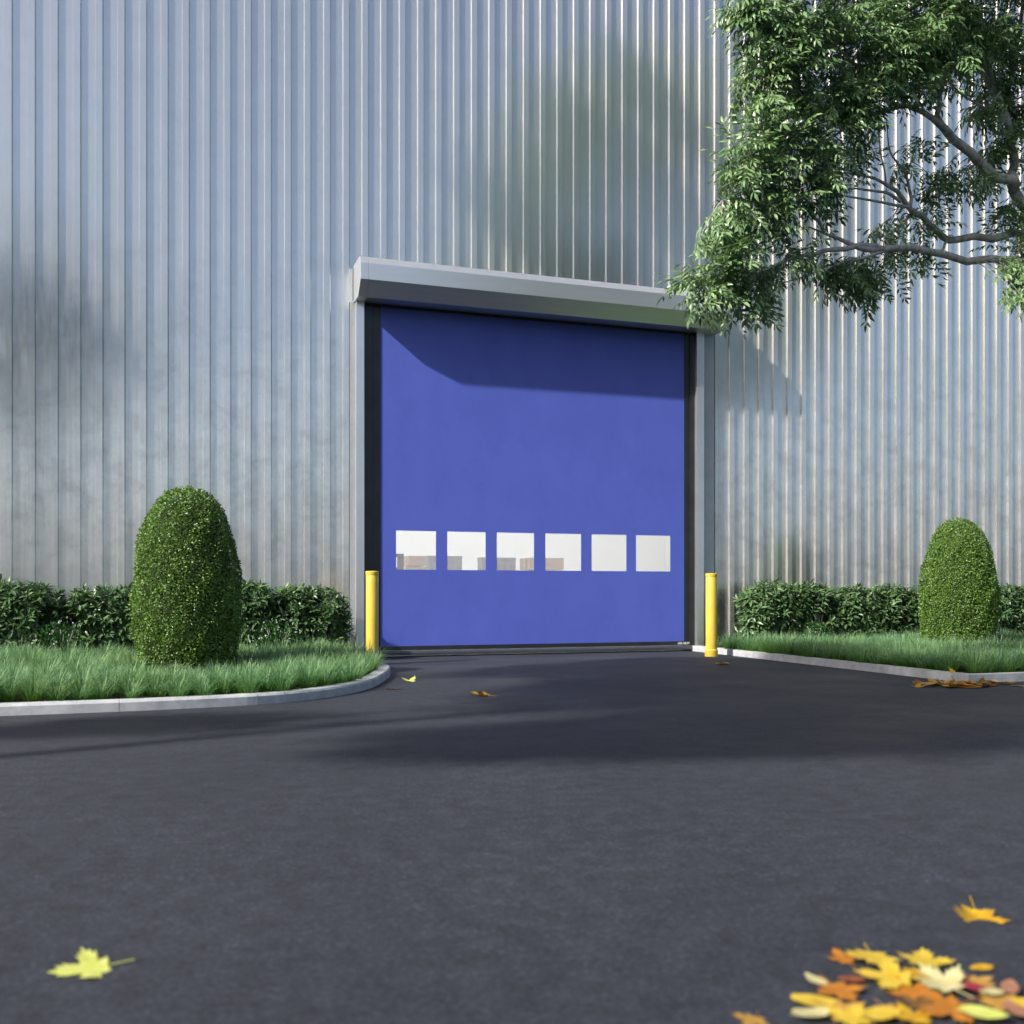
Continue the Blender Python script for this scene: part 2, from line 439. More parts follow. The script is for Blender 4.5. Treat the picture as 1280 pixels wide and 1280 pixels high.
def grey_crate(x0, x1, ytop, d, label):
    a, b = goods_at(x0, x1, ytop, d); w_ = b[0]-a[0]; h = a[2]
    r = empty('storage_crate', (a[0], a[1], 0)); tag(r, label, 'crate', 'grey crates in the hall')
    body = MB(); body.box((0, 0, .12), (w_, w_*.4, h-.05)); body.build('body', M['crate'], r, bevel=.01)
    lid = MB(); lid.box((-.004, -.004, h-.05), (w_+.004, w_*.4+.004, h)); lid.build('lid', M['crate'], r, bevel=.008)
    for x0_ in (.05, w_-.15):
        ft = MB(); ft.box((x0_, 0, .006), (x0_+.10, w_*.4, .12)); ft.build('skid', M['crate'], r)
    rb = MB()
    for i in range(5): rb.box((w_*(.1+.19*i), -.012, .16), (w_*(.1+.19*i)+.03, 0, h-.08))
    rb.build('rib', M['crate'], r)
    return r
timber_stack(509, 534, 694.5, 17.6, 'pale stack of sawn boards beside the dark rack, seen through the leftmost pane', 7)
grey_crate(536, 582, 694.5, 17.2, 'pale grey crate seen through both the first and second panes')
grey_crate(602, 650, 696.5, 17.6, 'pale grey crate seen through both the second and third panes')
timber_stack(664, 713, 697, 17.0, 'pale stack of sawn boards seen through both the third and fourth panes', 6)
a = at(488, 692, 16.6); b = at(506, 692, 16.6)
rk = tag(empty('steel_rack', (a[0], a[1], 0)), 'dark steel rack frame at the left edge of the leftmost door pane', 'rack')
wr, hr = b[0]-a[0], a[2]
up = MB(); up.box((wr-.09, 0, .006), (wr, .09, hr)); up.build('upright', M['rack'], rk)
up = MB(); up.box((-.5, 0, .006), (-.42, .09, hr)); up.build('upright', M['rack'], rk)
for z in (hr-.05, hr-.27, .4):
    rr = MB(); rr.box((-.42, .01, z), (wr-.09, .08, z+.05)); rr.build('rail', M['rack'], rk)

# ------------------------------------------------------------------ bollards
def bollard(x, n, label):
    r = tag(empty('bollard', (x, -n, 0)), label, 'bollard', 'yellow bollards beside the door')
    p = MB(); p.lathe([(.066, .0), (.068, .06), (.068, .955), (.066, .96)], n=48); p.build('post', M['yellow'], r, smooth=30)
    c = MB(); c.lathe([(.064, .958), (.0705, .962), (.0715, .992), (.066, .999), (.03, 1.002)], n=48); c.build('cap', M['yellow'], r, smooth=40)
    f = MB(); f.lathe([(.078, .0), (.078, .075), (.072, .085), (.0685, .088)], n=48); f.build('base_sleeve', M['yellow'], r, smooth=30)
    return r
bollard(-.346, 1.19, 'yellow bollard rising from behind the rounded tip of the grass bed')
bollard(3.80, 1.12, 'yellow bollard standing on bare asphalt with its base sleeve in view')

# ------------------------------------------------------------------ foliage helpers
def frames(dirs, ups):
    """rotation matrices whose y axis follows dirs and whose z axis is close to ups"""
    d = dirs/np.linalg.norm(dirs, axis=1, keepdims=True)
    x = np.cross(d, ups); x /= np.maximum(np.linalg.norm(x, axis=1, keepdims=True), 1e-6)
    z = np.cross(x, d)
    return np.stack([x, d, z], axis=2)
def instances(tv, tf, R, T, S):
    tv = np.asarray(tv, float); tf = np.asarray(tf)
    v = np.einsum('mij,mkj->mki', R, tv[None]*np.asarray(S).reshape(len(T), 1, -1)) + T[:, None, :]
    f = tf[None] + (np.arange(len(T))*len(tv))[:, None, None]
    return v.reshape(-1, 3), f.reshape(-1, tf.shape[1])
def leaf_template(w=.32, fold=.06, droop=.10):
    """a folded leaf one unit long along +y"""
    v = [(0, 0, 0), (-w/2, .42, fold), (0, .45, 0.0), (w/2, .42, fold), (-w*.33, .74, fold*.5-droop*.4), (0, .76, -droop*.5), (w*.33, .74, fold*.5-droop*.4), (0, 1, -droop)]
    q = [(0, 2, 1, 1), (0, 3, 2, 2), (1, 2, 5, 4), (2, 3, 6, 5), (4, 5, 7, 7), (5, 6, 7, 7)]
    tris = []
    for a, b, c, d in q:
        tris.append((a, b, c))
        if d != c: tris.append((a, c, d))
    return np.array(v), np.array(tris)
def small_leaf(w=.55, fold=.1):
    return np.array([(0, 0, 0), (-w/2, .5, fold), (0, 1, 0), (w/2, .5, fold)]), np.array([(0, 3, 2), (0, 2, 1)])
def compound_leaf(pairs=4, L_=1.0, rnd=None):
    """pinnate leaf along +y, arching down; leaflets in pairs plus one at the end"""
    lv, lf = leaf_template(.29, .03, .16)
    V, F = [], []; n = 0
    def put(p, ang, l, tilt):
        nonlocal n
        c, s = math.cos(ang), math.sin(ang); ct, st = math.cos(tilt), math.sin(tilt)
        for x, y, z in lv*l:
            y2, z2 = y*ct + z*st, -y*st + z*ct
            V.append((p[0]+x*c+y2*s, p[1]-x*s+y2*c, p[2]+z2))
        for t in lf: F.append(tuple(i+n for i in t))
        n += len(lv)
    for k in range(pairs):
        t = .22 + .62*k/(pairs-1); p = (0, t, -.30*t*t)
        l = .36*(1-.25*abs(k/(pairs-1)-.5))
        for s in (-1, 1):
            put(p, s*rad(rnd.uniform(48, 66)), l*rnd.uniform(.85, 1.1), rad(rnd.uniform(15, 40)))
    put((0, .86, -.24), rad(rnd.uniform(-8, 8)), .38, rad(30))
    # rachis
    b = n
    for t in (0, .45, .88): V += [(-.006, t, -.30*t*t), (.006, t, -.30*t*t)]
    F += [(b, b+1, b+3), (b, b+3, b+2), (b+2, b+3, b+5), (b+2, b+5, b+4)]
    return np.array(V), np.array(F)
def unit(v): return v/np.maximum(np.linalg.norm(v, axis=-1, keepdims=True), 1e-9)
def rand_dirs(n):
    return unit(rng.normal(size=(n, 3)))
def tubes(paths, sides=8):
    """[(points, radii)] -> one mesh of tapered tubes"""
    V, Q = [], []; base = 0
    for P, Rr in paths:
        P = np.asarray(P, float); n = len(P); T = np.gradient(P, axis=0); T = unit(T)
        up = np.array((0.31, .2, .93)); A = []
        x = np.cross(T[0], up); x /= np.linalg.norm(x)
        for i in range(n):
            x = x - T[i]*x.dot(T[i]); x /= max(np.linalg.norm(x), 1e-6); y = np.cross(T[i], x)
            for k in range(sides):
                a = 2*math.pi*k/sides; A.append(P[i]+(x*math.cos(a)+y*math.sin(a))*Rr[i])
        V += A
        for i in range(n-1):
            for k in range(sides):
                Q.append((base+i*sides+k, base+i*sides+(k+1) % sides, base+(i+1)*sides+(k+1) % sides, base+(i+1)*sides+k))
        base += n*sides
    return np.array(V), np.array(Q)

# ------------------------------------------------------------------ grass (one mass of blades)
def grass(poly, u0, u1, n0, n1, spacing=.152):
    gu, gn = np.meshgrid(np.arange(u0, u1, spacing), np.arange(n0, n1, spacing))
    gu = gu.ravel()+rng.uniform(-.05, .05, gu.size); gn = gn.ravel()+rng.uniform(-.05, .05, gn.size)
    ok = inside(gu, gn, poly)
    for bx_, bn_, ra, rb in ((-3.42, 1.0, .32, .38), (-1.32, .98, .32, .38), (5.42, .98, .32, .38), (-2.275, 2.7, .46, .52), (6.896, 1.93, .46, .50)): ok &= ((gu-bx_)/ra)**2+((gn-bn_)/rb)**2 > 1
    gu, gn = gu[ok], gn[ok]
    nt = len(gu); B = 96
    size = rng.uniform(.72, 1.15, nt)*(1+.16*np.sin(gu*2.3+1)*np.cos(gn*1.9))
    for tx_, tn_ in ((-2.275, 2.7), (6.896, 1.93)):
        size *= np.where(((gu-tx_)/.75)**2+((gn-tn_-.5)/.9)**2 < 1, .68, 1.06)
    cu = np.repeat(gu, B); cn = np.repeat(gn, B); sz = np.repeat(size, B); m = len(cu)
    az = rng.uniform(0, 2*math.pi, m); sp = np.sqrt(rng.uniform(0, 1, m))
    bx = cu+np.cos(az)*sp*.045; by = -cn+np.sin(az)*sp*.045
    az2 = az+rng.normal(0, .5, m); lean = (.05+1.0*sp+rng.normal(0, .12, m)).clip(.02, 1.25)
    ln = rng.uniform(.14, .24, m)*sz
    dirx, diry = np.cos(az2), np.sin(az2); wx, wy = -diry, dirx
    wd = rng.uniform(.0014, .0026, m)
    V = np.zeros((m, 7, 3)); T = np.zeros((m, 7))
    for i, t in enumerate((0, .4, .75)):
        ang = lean*(.35+.9*t); h = ln*t*np.cos(ang*.75); r = ln*t*np.sin(ang*.75)
        w_ = wd*(1-.35*t)
        for s, o in ((-1, 0), (1, 1)):
            V[:, i*2+o, 0] = bx+dirx*r+wx*w_*s; V[:, i*2+o, 1] = by+diry*r+wy*w_*s; V[:, i*2+o, 2] = .048+h; T[:, i*2+o] = t
    ang = lean*1.25; V[:, 6, 0] = bx+dirx*ln*np.sin(ang*.75); V[:, 6, 1] = by+diry*ln*np.sin(ang*.75); V[:, 6, 2] = .048+ln*np.cos(ang*.75); T[:, 6] = 1
    q = np.array([(0, 1, 3, 2), (2, 3, 5, 4)]); t3 = np.array([(4, 5, 6)])
    off = (np.arange(m)*7)[:, None, None]
    me = npmesh('grass', V.reshape(-1, 3), (q[None]+off).reshape(-1, 4), (t3[None]+off).reshape(-1, 3), True, {'along': T.ravel()})
    o = link('grass', me, M['grass']); o['kind'] = 'stuff'
    return o
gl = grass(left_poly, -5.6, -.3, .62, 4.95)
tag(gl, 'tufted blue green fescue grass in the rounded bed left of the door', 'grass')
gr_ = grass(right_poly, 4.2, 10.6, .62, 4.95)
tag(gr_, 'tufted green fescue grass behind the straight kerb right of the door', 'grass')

# ------------------------------------------------------------------ clipped box topiary
def topiary(x, n, prof, label, count, seed):
    r_ = np.random.default_rng(seed)
    root = tag(empty('topiary_bush', (x, -n, .05)), label, 'topiary', 'clipped dome topiaries in the beds')
    zz = np.array([p[0] for p in prof]); rr = np.array([p[1] for p in prof])
    dense = np.linspace(zz[0], zz[-1], 300); rd = np.interp(dense, zz, rr)
    ker = np.ones(13)/13; rd = np.convolve(np.pad(rd, 6, mode='edge'), ker, 'valid')
    rd[-1] = 0
    ds = np.sqrt(np.diff(dense)**2+np.diff(rd)**2); A = (rd[1:]+rd[:-1])*.5*ds+1e-5*0; cdf = np.concatenate([[0], np.cumsum(A)]); cdf /= cdf[-1]
    z = np.interp(r_.uniform(0, 1, count), cdf, dense); th = r_.uniform(0, 2*math.pi, count)
    rad_ = np.interp(z, dense, rd); slope = np.gradient(rd, dense); sl_ = np.interp(z, dense, slope)
    nr = np.stack([np.cos(th), np.sin(th), -sl_.clip(-6, 6)], 1); nr = unit(nr)
    wob = .012*np.sin(th*5+z*9)+.010*np.sin(th*11-z*14+2)
    depth = -np.abs(r_.normal(0, .016, count))+r_.uniform(0, .012, count)*(r_.uniform(size=count) > .6)+wob
    P = np.stack([np.cos(th)*rad_, np.sin(th)*rad_, z], 1)+nr*depth[:, None]
    d = unit(nr*.55+unit(r_.normal(size=(count, 3)))*.8+np.array((0, 0, .25)))
    up = unit(nr+unit(r_.normal(size=(count, 3)))*.7)
    tv, tf = small_leaf(.6, .12)
    v, f = instances(tv, tf, frames(d, up), P, r_.uniform(.015, .027, count))
    link('foliage', npmesh('foliage', v, None, f), M['box_leaf'], root)
    cm = MB(); cm.lathe([(max(a*.90-.01, .01), b*.965) for a, b in zip(np.interp(np.linspace(zz[0], zz[-1], 26), dense, rd), np.linspace(zz[0], zz[-1], 26))], n=36)
    cm.build('twig_core', M['core'], root, smooth=60)
    st = MB(); st.lathe([(.05, -.05), (.045, .2)], n=12); st.build('stem', M['bark'], root)
    return root
tp = [(0, .34), (.08, .375), (.22, .415), (.42, .446), (.66, .455), (.88, .44), (1.1, .41), (1.28, .366), (1.42, .312), (1.52, .25), (1.585, .185), (1.625, .11), (1.64, 0)]
topiary(-2.275, 2.553, tp, 'clipped dome topiary in the rounded bed, its lower right side in shade', 46000, 3)
tp2 = [(z*.992, r*1.0*(1-.10*max(0, (z-.8))/.8)) for z, r in tp]
topiary(6.896, 1.783, tp2, 'clipped topiary tapering to a narrow top behind the angled kerb corner', 44000, 4)

# ------------------------------------------------------------------ hedge shrubs against the wall
def shrub(x, n, w_, h, label, seed, whorls=150, group='leafy shrubs along the wall'):
    r_ = np.random.default_rng(seed)
    root = tag(empty('leafy_shrub', (x, -n, .05)), label, 'shrub', group)
    lv, lf = leaf_template(.30, .05, .16)
    V, F, nb = [], [], 0; paths = []
    for i in range(whorls):
        # shoot ends spread through a rounded box, more of them near the skin
        while True:
            p = r_.uniform(-1, 1, 3)
            q = np.abs(p)**3.0
            if q.sum() < 1 and (q.sum() > .22 or r_.uniform() < .35): break
        P = np.array((p[0]*w_*.5, p[1]*.26, h*.5+p[2]*h*.5-.03))
        if P[2] < .04: P[2] = r_.uniform(.05, .2)
        out = unit(np.array((p[0]*.8, p[1]*.7, .55+p[2]*.35))+r_.normal(0, .3, 3))
        K = r_.integers(6, 10)
        az = r_.uniform(0, 6.28)+np.arange(K)*2.4; el = r_.uniform(.25, 1.0, K)
        a_ = unit(np.cross(out, (0.1, .3, .95))); b_ = np.cross(out, a_)
        d = unit(out[None]*np.sin(el)[:, None]+(a_[None]*np.cos(az)[:, None]+b_[None]*np.sin(az)[:, None])*np.cos(el)[:, None]-np.array((0, 0, .22)))
        T = np.repeat(P[None], K, 0)-out[None]*r_.uniform(0, .05, (K, 1))
        v, f = instances(lv, lf, frames(d, np.repeat(unit(out+np.array((0, 0, .6)))[None], K, 0)+r_.normal(0, .2, (K, 3))), T, r_.uniform(.075, .13, K))
        V.append(v); F.append(f+nb); nb += len(v)
        if i % 3 == 0:
            b0 = np.array((P[0]*.35+r_.normal(0, .02), P[1]*.3, -.02)); mid = b0*.4+P*.6+np.array((0, 0, -.10))
            ts = np.linspace(0, 1, 6)[:, None]; C = b0*(1-ts)**2+2*mid*ts*(1-ts)+P*ts**2
            paths.append((C, np.linspace(.008, .003, 6)))
    link('foliage', npmesh('foliage', np.concatenate(V), None, np.concatenate(F), True), M['shrub_leaf'], root)
    v, q = tubes(paths, 5); link('stem', npmesh('stem', v, q, None, True), M['bark'], root)
    return root
shr = [(-4.75, .50, .80, 'leafy shrub at the far left end of the hedge'),
       (-3.92, .48, .84, 'leafy shrub left of the first low flowering bush, spilling towards the lawn'),
       (-2.98, .46, .74, 'upright leafy shrub between the gap in the hedge and the broad topiary'),
       (-2.35, .45, .55, 'leafy shrub mostly hidden behind the broad topiary'),
       (-1.56, .46, .42, 'slim leafy shrub just right of the broad topiary'),
       (-.94, .44, .78, 'leafy shrub at the hedge end beside the left door jamb')]
for i, (x, n, w_, lb) in enumerate(shr): shrub(x, n, w_*1.24, .84+.03*math.sin(i*2.1), lb, 40+i, 640 if w_ > .6 else 380)
shr2 = [(5.04, .52, .70, 'leafy shrub at the hedge end nearest the right bollard'),
        (5.62, .48, .70, 'leafy shrub second from the right bollard, behind the low bush'),
        (6.30, .50, .74, 'leafy shrub just left of the narrow topped topiary'),
        (6.98, .46, .70, 'leafy shrub hidden behind the narrow topped topiary'),
        (7.85, .48, .76, 'leafy shrub right of the narrow topped topiary with wall showing beneath'),
        (8.80, .50, .80, 'leafy shrub beyond the topiary at the right end of the hedge'),
        (9.70, .50, .80, 'leafy shrub at the far right edge of the hedge')]
for i, (x, n, w_, lb) in enumerate(shr2): shrub(x, n, w_*1.36, .84+.03*math.sin(i*1.7+1), lb, 60+i, 680)

def low_bush(x, n, w_, h, label, seed, flowers):
    r_ = np.random.default_rng(seed)
    root = tag(empty('flowering_bush', (x, -n, .05)), label, 'bush', 'low flowering bushes before the hedge')
    K = 1500; p = unit(r_.normal(size=(K, 3))); p[:, 2] = np.abs(p[:, 2]); rr_ = r_.uniform(.45, 1, (K, 1))
    P = p*rr_*np.array((w_*.5, .2, h)); d = unit(p+r_.normal(0, .5, (K, 3))+np.array((0, 0, .4)))
    tv, tf = small_leaf(.42, .08)
    v, f = instances(tv, tf, frames(d, unit(p+r_.normal(0, .4, (K, 3)))), P, r_.uniform(.025, .045, K))
    link('foliage', npmesh('foliage', v, None, f), M['small_leaf'], root)
    K = flowers*5; c = unit(r_.normal(size=(flowers, 3))); c[:, 2] = np.abs(c[:, 2])*.9+.15; c[:, 1] = -np.abs(c[:, 1])*.8+.15
    c = c*np.array((w_*.5, .2, h))*r_.uniform(.95, 1.12, (flowers, 1)); P = np.repeat(c, 5, 0)
    d = unit(np.repeat(c, 5, 0)+r_.normal(0, .15, (K, 3)))
    v, f = instances(*small_leaf(.7, .1), frames(unit(r_.normal(size=(K, 3))), d), P, r_.uniform(.010, .017, K))
    link('blossom', npmesh('blossom', v, None, f), M['petal'], root)
    st = [(np.linspace((0, 0, -.03), (a, b, h*.8), 5), np.linspace(.006, .003, 5)) for a, b in r_.uniform(-.12, .12, (7, 2))]
    v, q = tubes(st, 5); link('stem', npmesh('stem', v, q, None, True), M['bark'], root)
low_bush(-3.42, .98, .56, .44, 'low dark bush dotted with white blossom in the hedge gap left of the topiary', 81, 34)
low_bush(-1.32, .94, .56, .42, 'low dark bush dotted with white blossom between the topiary and the bollard', 82, 34)
low_bush(5.42, .95, .48, .34, 'low bright green bush in front of the hedge right of the door', 83, 4)

# ------------------------------------------------------------------ tree overhanging from the right
def smooth_path(pts, rads, n=7):
    P = catmull([np.append(p, r) for p, r in zip(pts, rads)], n); P = np.array(P)
    k = len(P)
    wob = np.stack([np.interp(np.arange(k), np.arange(0, k+4, 4), rng.normal(0, 1, len(np.arange(0, k+4, 4)))) for _ in range(3)], 1)*P[:, 3:4]*.55
    P[:, :3] += wob
    return P[:, :3], np.maximum(P[:, 3], .003)
def leaves_on(sprays, dirs, leaf_len, per, variants, r_):
    """compound leaves along the last stretch of every twig"""
    V, F, nb = [], [], 0
    for var in range(len(variants)):
        tv, tf = variants[var]; T, D, U, S = [], [], [], []
        for P, d in zip(sprays, dirs):
            K = max(1, int(r_.poisson(per/len(variants))))
            side = unit(np.cross(d, (0.05, .1, 1.0)))
            for k in range(K):
                s = r_.choice((-1, 1)); back = r_.uniform(0, .20)
                ang = r_.uniform(.1, 1.25)
                dd = d*math.cos(ang)+side*s*math.sin(ang)+np.array((0, 0, r_.uniform(-.45, .25)))+r_.normal(0, .15, 3)
                T.append(P-d*back+r_.normal(0, .02, 3)); D.append(dd); U.append(np.array((0, 0, .62))+SUNN*.65+dd*.1+d*.2+r_.normal(0, .26, 3)); S.append(leaf_len*r_.uniform(.7, 1.15))
        if not T: continue
        v, f = instances(tv, tf, frames(np.array(D), unit(np.array(U))), np.array(T), np.array(S))
        V.append(v); F.append(f+nb); nb += len(v)
    return np.concatenate(V), np.concatenate(F)
rr = random.Random(5)
VARIANTS = [compound_leaf(4, 1, rr), compound_leaf(4, 1, rr), compound_leaf(3, 1, rr)]

tree = tag(empty('ash_tree', (7.0, -4.2, .05)), 'leafy ash tree whose limbs reach in from the upper right over the door hood', 'tree')
TO = np.array((7.0, -4.2, .05))
def pix(l): return [at(x, y, d) for x, y, d in l]
limbs = []
trunk_p = [(7.0, -4.2, -.1), (6.98, -4.22, .8), (6.9, -4.26, 1.6), (6.82, -4.3, 2.4), (6.78, -4.32, 3.0)]
limbs.append((trunk_p, [.19, .15, .135, .125, .12]))
fork = np.array(trunk_p[-1]); low = np.array((6.83, -4.3, 2.3))
LA = [low]+pix([(1345, 345, 9.9), (1255, 328, 9.5), (1205, 320, 9.3), (1160, 313, 9.1), (1120, 310, 8.95), (1085, 309, 8.8), (1040, 296, 8.65), (1012, 283, 8.6)])
limbs.append((LA, [.075, .055, .042, .039, .037, .034, .028, .016, .007]))
LA2 = pix([(1095, 309, 8.85), (1060, 310, 8.7), (1020, 317, 8.55), (995, 322, 8.45), (960, 336, 8.35), (925, 352, 8.25), (895, 368, 8.2)])
limbs.append((LA2, [.03, .026, .019, .015, .012, .009, .005]))
limbs.append((pix([(1030, 292, 8.62), (1018, 272, 8.6), (1010, 260, 8.6), (996, 259, 8.55), (975, 270, 8.5), (940, 285, 8.4)]), [.017, .014, .012, .010, .008, .005]))
limbs.append((pix([(1112, 311, 8.95), (1085, 320, 8.8), (1050, 330, 8.7), (1010, 345, 8.55), (985, 352, 8.5)]), [.018, .015, .012, .009, .005]))
LB = [low+np.array((0, 0, .35))]+pix([(1340, 310, 9.9), (1280, 297, 9.7), (1235, 299, 9.6), (1187, 299, 9.5), (1165, 283, 9.4), (1145, 270, 9.3), (1128, 250, 9.2), (1108, 232, 9.1), (1085, 221, 9.0), (1060, 216, 8.9)])
limbs.append((LB, [.07, .055, .042, .039, .036, .033, .03, .025, .018, .012, .007]))
limbs.append((pix([(1140, 262, 9.25), (1138, 240, 9.2), (1133, 222, 9.15), (1122, 205, 9.1), (1112, 185, 9.05), (1108, 150, 9.0)]), [.02, .016, .013, .011, .008, .004]))
limbs.append((pix([(1133, 222, 9.15), (1140, 200, 9.2), (1143, 185, 9.2)]), [.009, .006, .003]))
limbs.append((pix([(1125, 252, 9.2), (1100, 240, 9.05), (1075, 237, 8.9), (1050, 238, 8.8)]), [.018, .014, .010, .005]))
limbs.append((pix([(1135, 260, 9.2), (1105, 253, 9.05), (1065, 246, 8.85), (1030, 240, 8.75)]), [.018, .014, .010, .005]))
limbs.append((pix([(1108, 232, 9.1), (1103, 200, 9.05), (1098, 165, 9.0), (1094, 130, 9.0)]), [.010, .008, .006, .004]))
limbs.append((pix([(1184, 300, 9.5), (1178, 312, 9.4), (1165, 315, 9.2)]), [.015, .014, .012]))
LC = [fork]+pix([(1345, 320, 9.9), (1285, 262, 9.6), (1270, 238, 9.5), (1245, 216, 9.4), (1215, 193, 9.2), (1190, 165, 9.1), (1172, 150, 9.0), (1140, 135, 8.9), (1118, 134, 8.8), (1090, 142, 8.7), (1060, 147, 8.6), (1035, 142, 8.5)])
limbs.append((LC, [.10, .078, .06, .056, .052, .046, .042, .032, .022, .018, .014, .010, .005]))
limbs.append((pix([(1178, 156, 9.05), (1174, 135, 9.0), (1177, 110, 9.0), (1185, 95, 9.0), (1192, 70, 9.0), (1196, 40, 8.95), (1190, 5, 8.9)]), [.028, .026, .024, .020, .015, .011, .007]))
limbs.append((pix([(1177, 112, 9.0), (1172, 90, 8.9), (1150, 72, 8.8), (1120, 60, 8.6), (1085, 50, 8.5)]), [.020, .017, .013, .009, .005]))
limbs.append((pix([(1230, 135, 9.3), (1212, 125, 9.2), (1195, 112, 9.1), (1183, 97, 9.0)]), [.013, .011, .010, .008]))
LD = pix([(1268, 236, 9.5), (1268, 205, 9.6), (1262, 175, 9.6), (1255, 145, 9.55), (1243, 112, 9.5), (1228, 75, 9.45), (1218, 45, 9.4), (1200, 5, 9.3), (1180, -50, 9.2), (1165, -120, 9.1)])
limbs.append((LD, [.05, .044, .04, .037, .035, .033, .030, .026, .02, .012]))
limbs.append((pix([(1240, 108, 9.5), (1225, 88, 9.4), (1212, 70, 9.3), (1202, 55, 9.2), (1170, 30, 9.0), (1130, 10, 8.8), (1090, -10, 8.6)]), [.026, .024, .021, .017, .013, .009, .005]))
limbs.append((pix([(1262, 165, 9.6), (1263, 120, 9.7), (1268, 70, 9.7), (1276, 20, 9.8), (1282, -60, 9.8), (1280, -140, 9.7)]), [.030, .027, .024, .021, .017, .010]))
LE = pix([(1190, 60, 9.0), (1150, 40, 8.8), (1105, 70, 8.6), (1075, 84, 8.5), (1050, 62, 8.4), (1030, 58, 8.35), (1000, 46, 8.3), (968, 35, 8.2), (935, 20, 8.15)])
limbs.append((LE, [.02, .018, .016, .014, .012, .010, .009, .007, .004]))
limbs.append((pix([(1062, 72, 8.45), (1045, 80, 8.4), (1015, 84, 8.35), (985, 80, 8.3), (955, 95, 8.2)]), [.010, .008, .007, .005, .003]))
limbs.append((pix([(1042, 60, 8.4), (1040, 35, 8.4), (1030, 0, 8.4), (1010, -40, 8.4)]), [.009, .007, .006, .004]))
limbs.append((pix([(1090, 142, 8.7), (1050, 165, 8.5), (1000, 195, 8.35), (950, 205, 8.2), (915, 210, 8.1)]), [.012, .010, .008, .006, .003]))
limbs.append((pix([(1060, 216, 8.9), (1010, 222, 8.6), (960, 232, 8.4), (905, 250, 8.2)]), [.008, .007, .006, .003]))
limbs.append((pix([(990, 262, 8.55), (960, 240, 8.45), (930, 215, 8.3)]), [.008, .006, .004]))
# the crown above and beyond the frame
limbs.append(([fork, (6.85, -4.5, 4.2), (7.0, -4.7, 5.4), (6.9, -4.6, 6.6), (6.7, -4.5, 7.6)], [.10, .085, .065, .045, .02]))
limbs.append(([(6.9, -4.6, 6.2), (7.2, -4.9, 7.6), (7.4, -4.7, 9.0), (7.2, -4.6, 10.2)], [.06, .045, .03, .01]))
limbs.append(([(6.7, -4.5, 7.2), (5.9, -4.8, 8.2), (5.2, -4.7, 9.2)], [.04, .03, .01]))
limbs.append(([(5.4, -5.2, 6.6), (4.4, -4.7, 7.0), (3.4, -4.5, 7.3)], [.035, .022, .008]))
limbs.append(([(6.85, -4.5, 4.2), (7.6, -4.2, 5.0), (8.4, -4.1, 5.8), (8.9, -4.0, 6.5)], [.06, .05, .035, .012]))
limbs.append(([(6.8, -4.35, 3.3), (7.5, -4.9, 3.9), (8.3, -5.3, 4.4), (8.9, -5.5, 5.0)], [.06, .045, .03, .012]))
limbs.append(([(6.95, -4.6, 5.1), (6.2, -5.0, 5.9), (5.4, -5.2, 6.6), (4.7, -5.3, 7.0)], [.05, .04, .028, .01]))
limbs.append(([(6.9, -4.6, 5.6), (6.4, -3.9, 6.3), (6.0, -3.3, 6.9)], [.04, .03, .01]))
paths = []; nodes = []
for pts, rds in limbs:
    P, R_ = smooth_path(pts, [a*.86 for a in rds]); paths.append((P-TO, R_)); nodes.append(P)
nodes_all = np.concatenate(nodes[1:])
